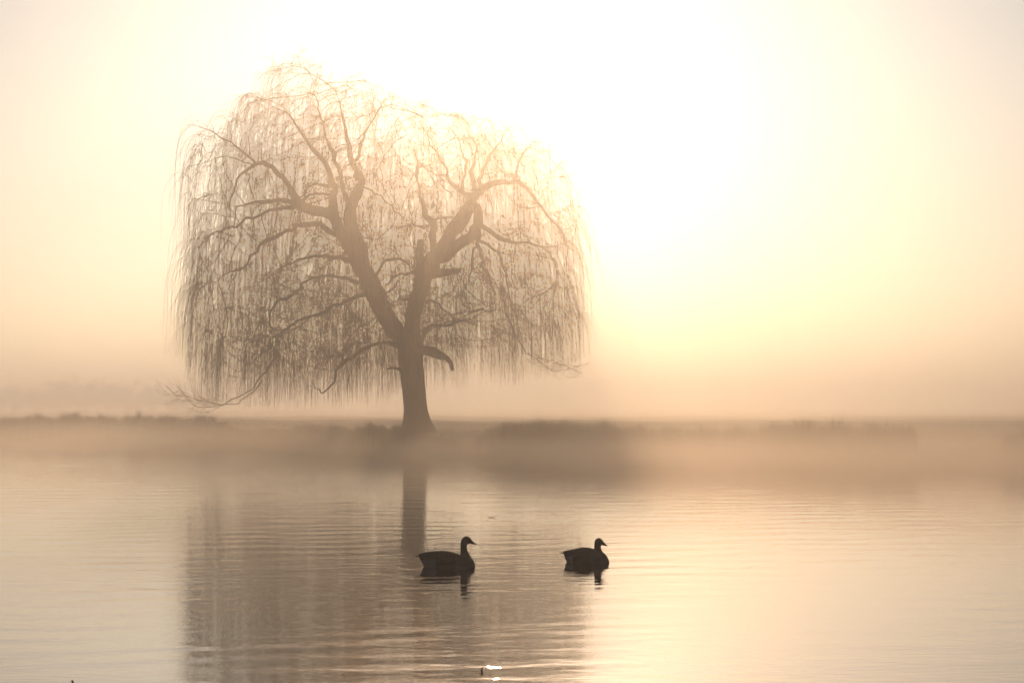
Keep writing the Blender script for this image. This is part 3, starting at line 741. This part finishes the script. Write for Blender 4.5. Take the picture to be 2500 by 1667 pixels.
def stub(px, py, h, r, label, lean):
    Y = F * HC / (py - HOR); loc = P(px, HOR, Y); loc[2] = 0
    rows = resample([[0, 0, -0.08, r * 1.1], [0.0, 0, 0.0, r], [lean * .4, 0, h * .5, r * 0.95], [lean, 0, h, r * 0.5]], 0.012)
    rows[:, 3] *= 1 + rng.normal(0, 0.10, len(rows)); 
    V_, Fq = tubes(rows[None, :, :3], rows[None, :, 3], 9)
    side = resample([[0, 0, h * .45, r * .5], [-0.012, 0, h * .7, r * .35], [-0.02, 0.004, h * .95, r * .15]], 0.01)
    V2, F2 = tubes(side[None, :, :3], side[None, :, 3], 6)
    a = Acc(); a.add(V_, Fq); a.add(V2, F2)
    o = a.build('twig', M_bark); o.location = loc; tag(o, label, 'twig')
stub(1176, 1637, 0.036, 0.008, 'short dark twig end sticking out of glittering water below the larger goose', 0.01)
stub(178, 1672, 0.045, 0.010, 'tip of a submerged stick breaking the surface at the bottom left', -0.004)

# ------------------------------------------------------------------ haze
def box(name, x0, x1, y0, y1, z0, z1, mat):
    v = [(x0, y0, z0), (x1, y0, z0), (x1, y1, z0), (x0, y1, z0), (x0, y0, z1), (x1, y0, z1), (x1, y1, z1), (x0, y1, z1)]
    f = [(0, 3, 2, 1), (4, 5, 6, 7), (0, 1, 5, 4), (1, 2, 6, 5), (2, 3, 7, 6), (3, 0, 4, 7)]
    return mesh_obj(name, v, f, mat, smooth=False)
m, t, out = mat_new('morning_haze')
pv = t.nodes.new('ShaderNodeVolumePrincipled')
pv.inputs['Color'].default_value = (0.97, 0.93, 0.88, 1); pv.inputs['Density'].default_value = HAZE_DENSITY
pv.inputs['Anisotropy'].default_value = 0.76
t.links.new(pv.outputs[0], out.inputs['Volume'])
hz = box('haze', -1320, 1320, -70, 2420, -3.4, 25, m); tag(hz, kind='stuff')
hz['label'] = 'even golden morning haze filling the air over lake and meadow'


# low mist lying on the water and the meadow: soft patchy banks of denser air, plus two veils added to lighten
def mist(label, px, Y, hx, hy, hz_, dens, z0=0.01, nscale=0.12, rz=0.0, g=0.80):
    m, t, out = mat_new('mist_and_veil')
    pv = t.nodes.new('ShaderNodeVolumePrincipled'); pv.inputs['Color'].default_value = (1.0, 0.87, 0.73, 1)
    pv.inputs['Anisotropy'].default_value = g
    tc = t.nodes.new('ShaderNodeTexCoord')
    mp = t.nodes.new('ShaderNodeMapping'); mp.inputs['Scale'].default_value = (1 / hx, 1 / hy, 0)
    ln = t.nodes.new('ShaderNodeVectorMath'); ln.operation = 'LENGTH'
    fa = t.nodes.new('ShaderNodeMapRange'); fa.interpolation_type = 'SMOOTHERSTEP'
    fa.inputs[1].default_value = 1.0; fa.inputs[2].default_value = 0.15; fa.inputs[3].default_value = 0.0; fa.inputs[4].default_value = 1.0
    sp = t.nodes.new('ShaderNodeSeparateXYZ')
    nz = t.nodes.new('ShaderNodeTexNoise'); nz.inputs['Scale'].default_value = nscale; nz.inputs['Detail'].default_value = 2.5
    m2 = t.nodes.new('ShaderNodeMapping'); m2.inputs['Scale'].default_value = (1, 0.5, 2.2)
    nr = t.nodes.new('ShaderNodeMapRange'); nr.inputs[1].default_value = 0.30; nr.inputs[2].default_value = 0.68; nr.inputs[3].default_value = 0.25; nr.inputs[4].default_value = 1.5
    zr = t.nodes.new('ShaderNodeMapRange'); zr.interpolation_type = 'SMOOTHERSTEP'
    zr.inputs[1].default_value = hz_; zr.inputs[2].default_value = 0.0; zr.inputs[3].default_value = 0.0; zr.inputs[4].default_value = 1.0
    L = t.links.new
    L(tc.outputs['Object'], mp.inputs[0]); L(mp.outputs[0], ln.inputs[0]); L(ln.outputs['Value'], fa.inputs[0])
    L(tc.outputs['Object'], sp.inputs[0]); L(sp.outputs[2], zr.inputs[0])
    L(tc.outputs['Object'], m2.inputs[0]); L(m2.outputs[0], nz.inputs['Vector']); L(nz.outputs['Fac'], nr.inputs[0])
    def mul(a, b_):
        n = t.nodes.new('ShaderNodeMath'); n.operation = 'MULTIPLY'
        for i, v in enumerate((a, b_)):
            if isinstance(v, float): n.inputs[i].default_value = v
            else: L(v, n.inputs[i])
        return n.outputs[0]
    L(mul(mul(fa.outputs[0], zr.outputs[0]), mul(nr.outputs[0], float(dens))), pv.inputs['Density'])
    L(pv.outputs[0], out.inputs['Volume'])
    o = box('mist_or_veil', -hx, hx, -hy, hy, 0, hz_, m)
    o.location = ((px - 1250) / F * Y, Y, z0); o.rotation_euler = (0, 0, rz)
    tag(o, label, None, None, 'stuff')
    return o
mist('pale mist drifting low over water before the right bank', 1980, 84, 20, 34, 2.3, 0.060)
mist('mist rolling off the water in front of the far left bank', 200, 134, 34, 44, 2.3, 0.030)
mist('thin mist on the water below the willow', 1250, 96, 24, 30, 1.4, 0.085, g=0.86)
mist('ground mist lying over the meadow behind the willow', 1250, 262, 110, 90, 4.0, 0.010, z0=0.3, nscale=0.05)
mist('tall veil of haze added over the lake to wash out the crown like lens glare', 1250, 88, 70, 50, 24.5, 0.0100, nscale=0.05, g=0.92)  # tall veil added so the crown pales towards the sun as under glare
mist('faint veil added over the water left of the birds to lighten the willow reflection', 560, 48, 5.2, 26, 1.3, 0.034, nscale=0.2)  # veil added to lift the dark tree reflection
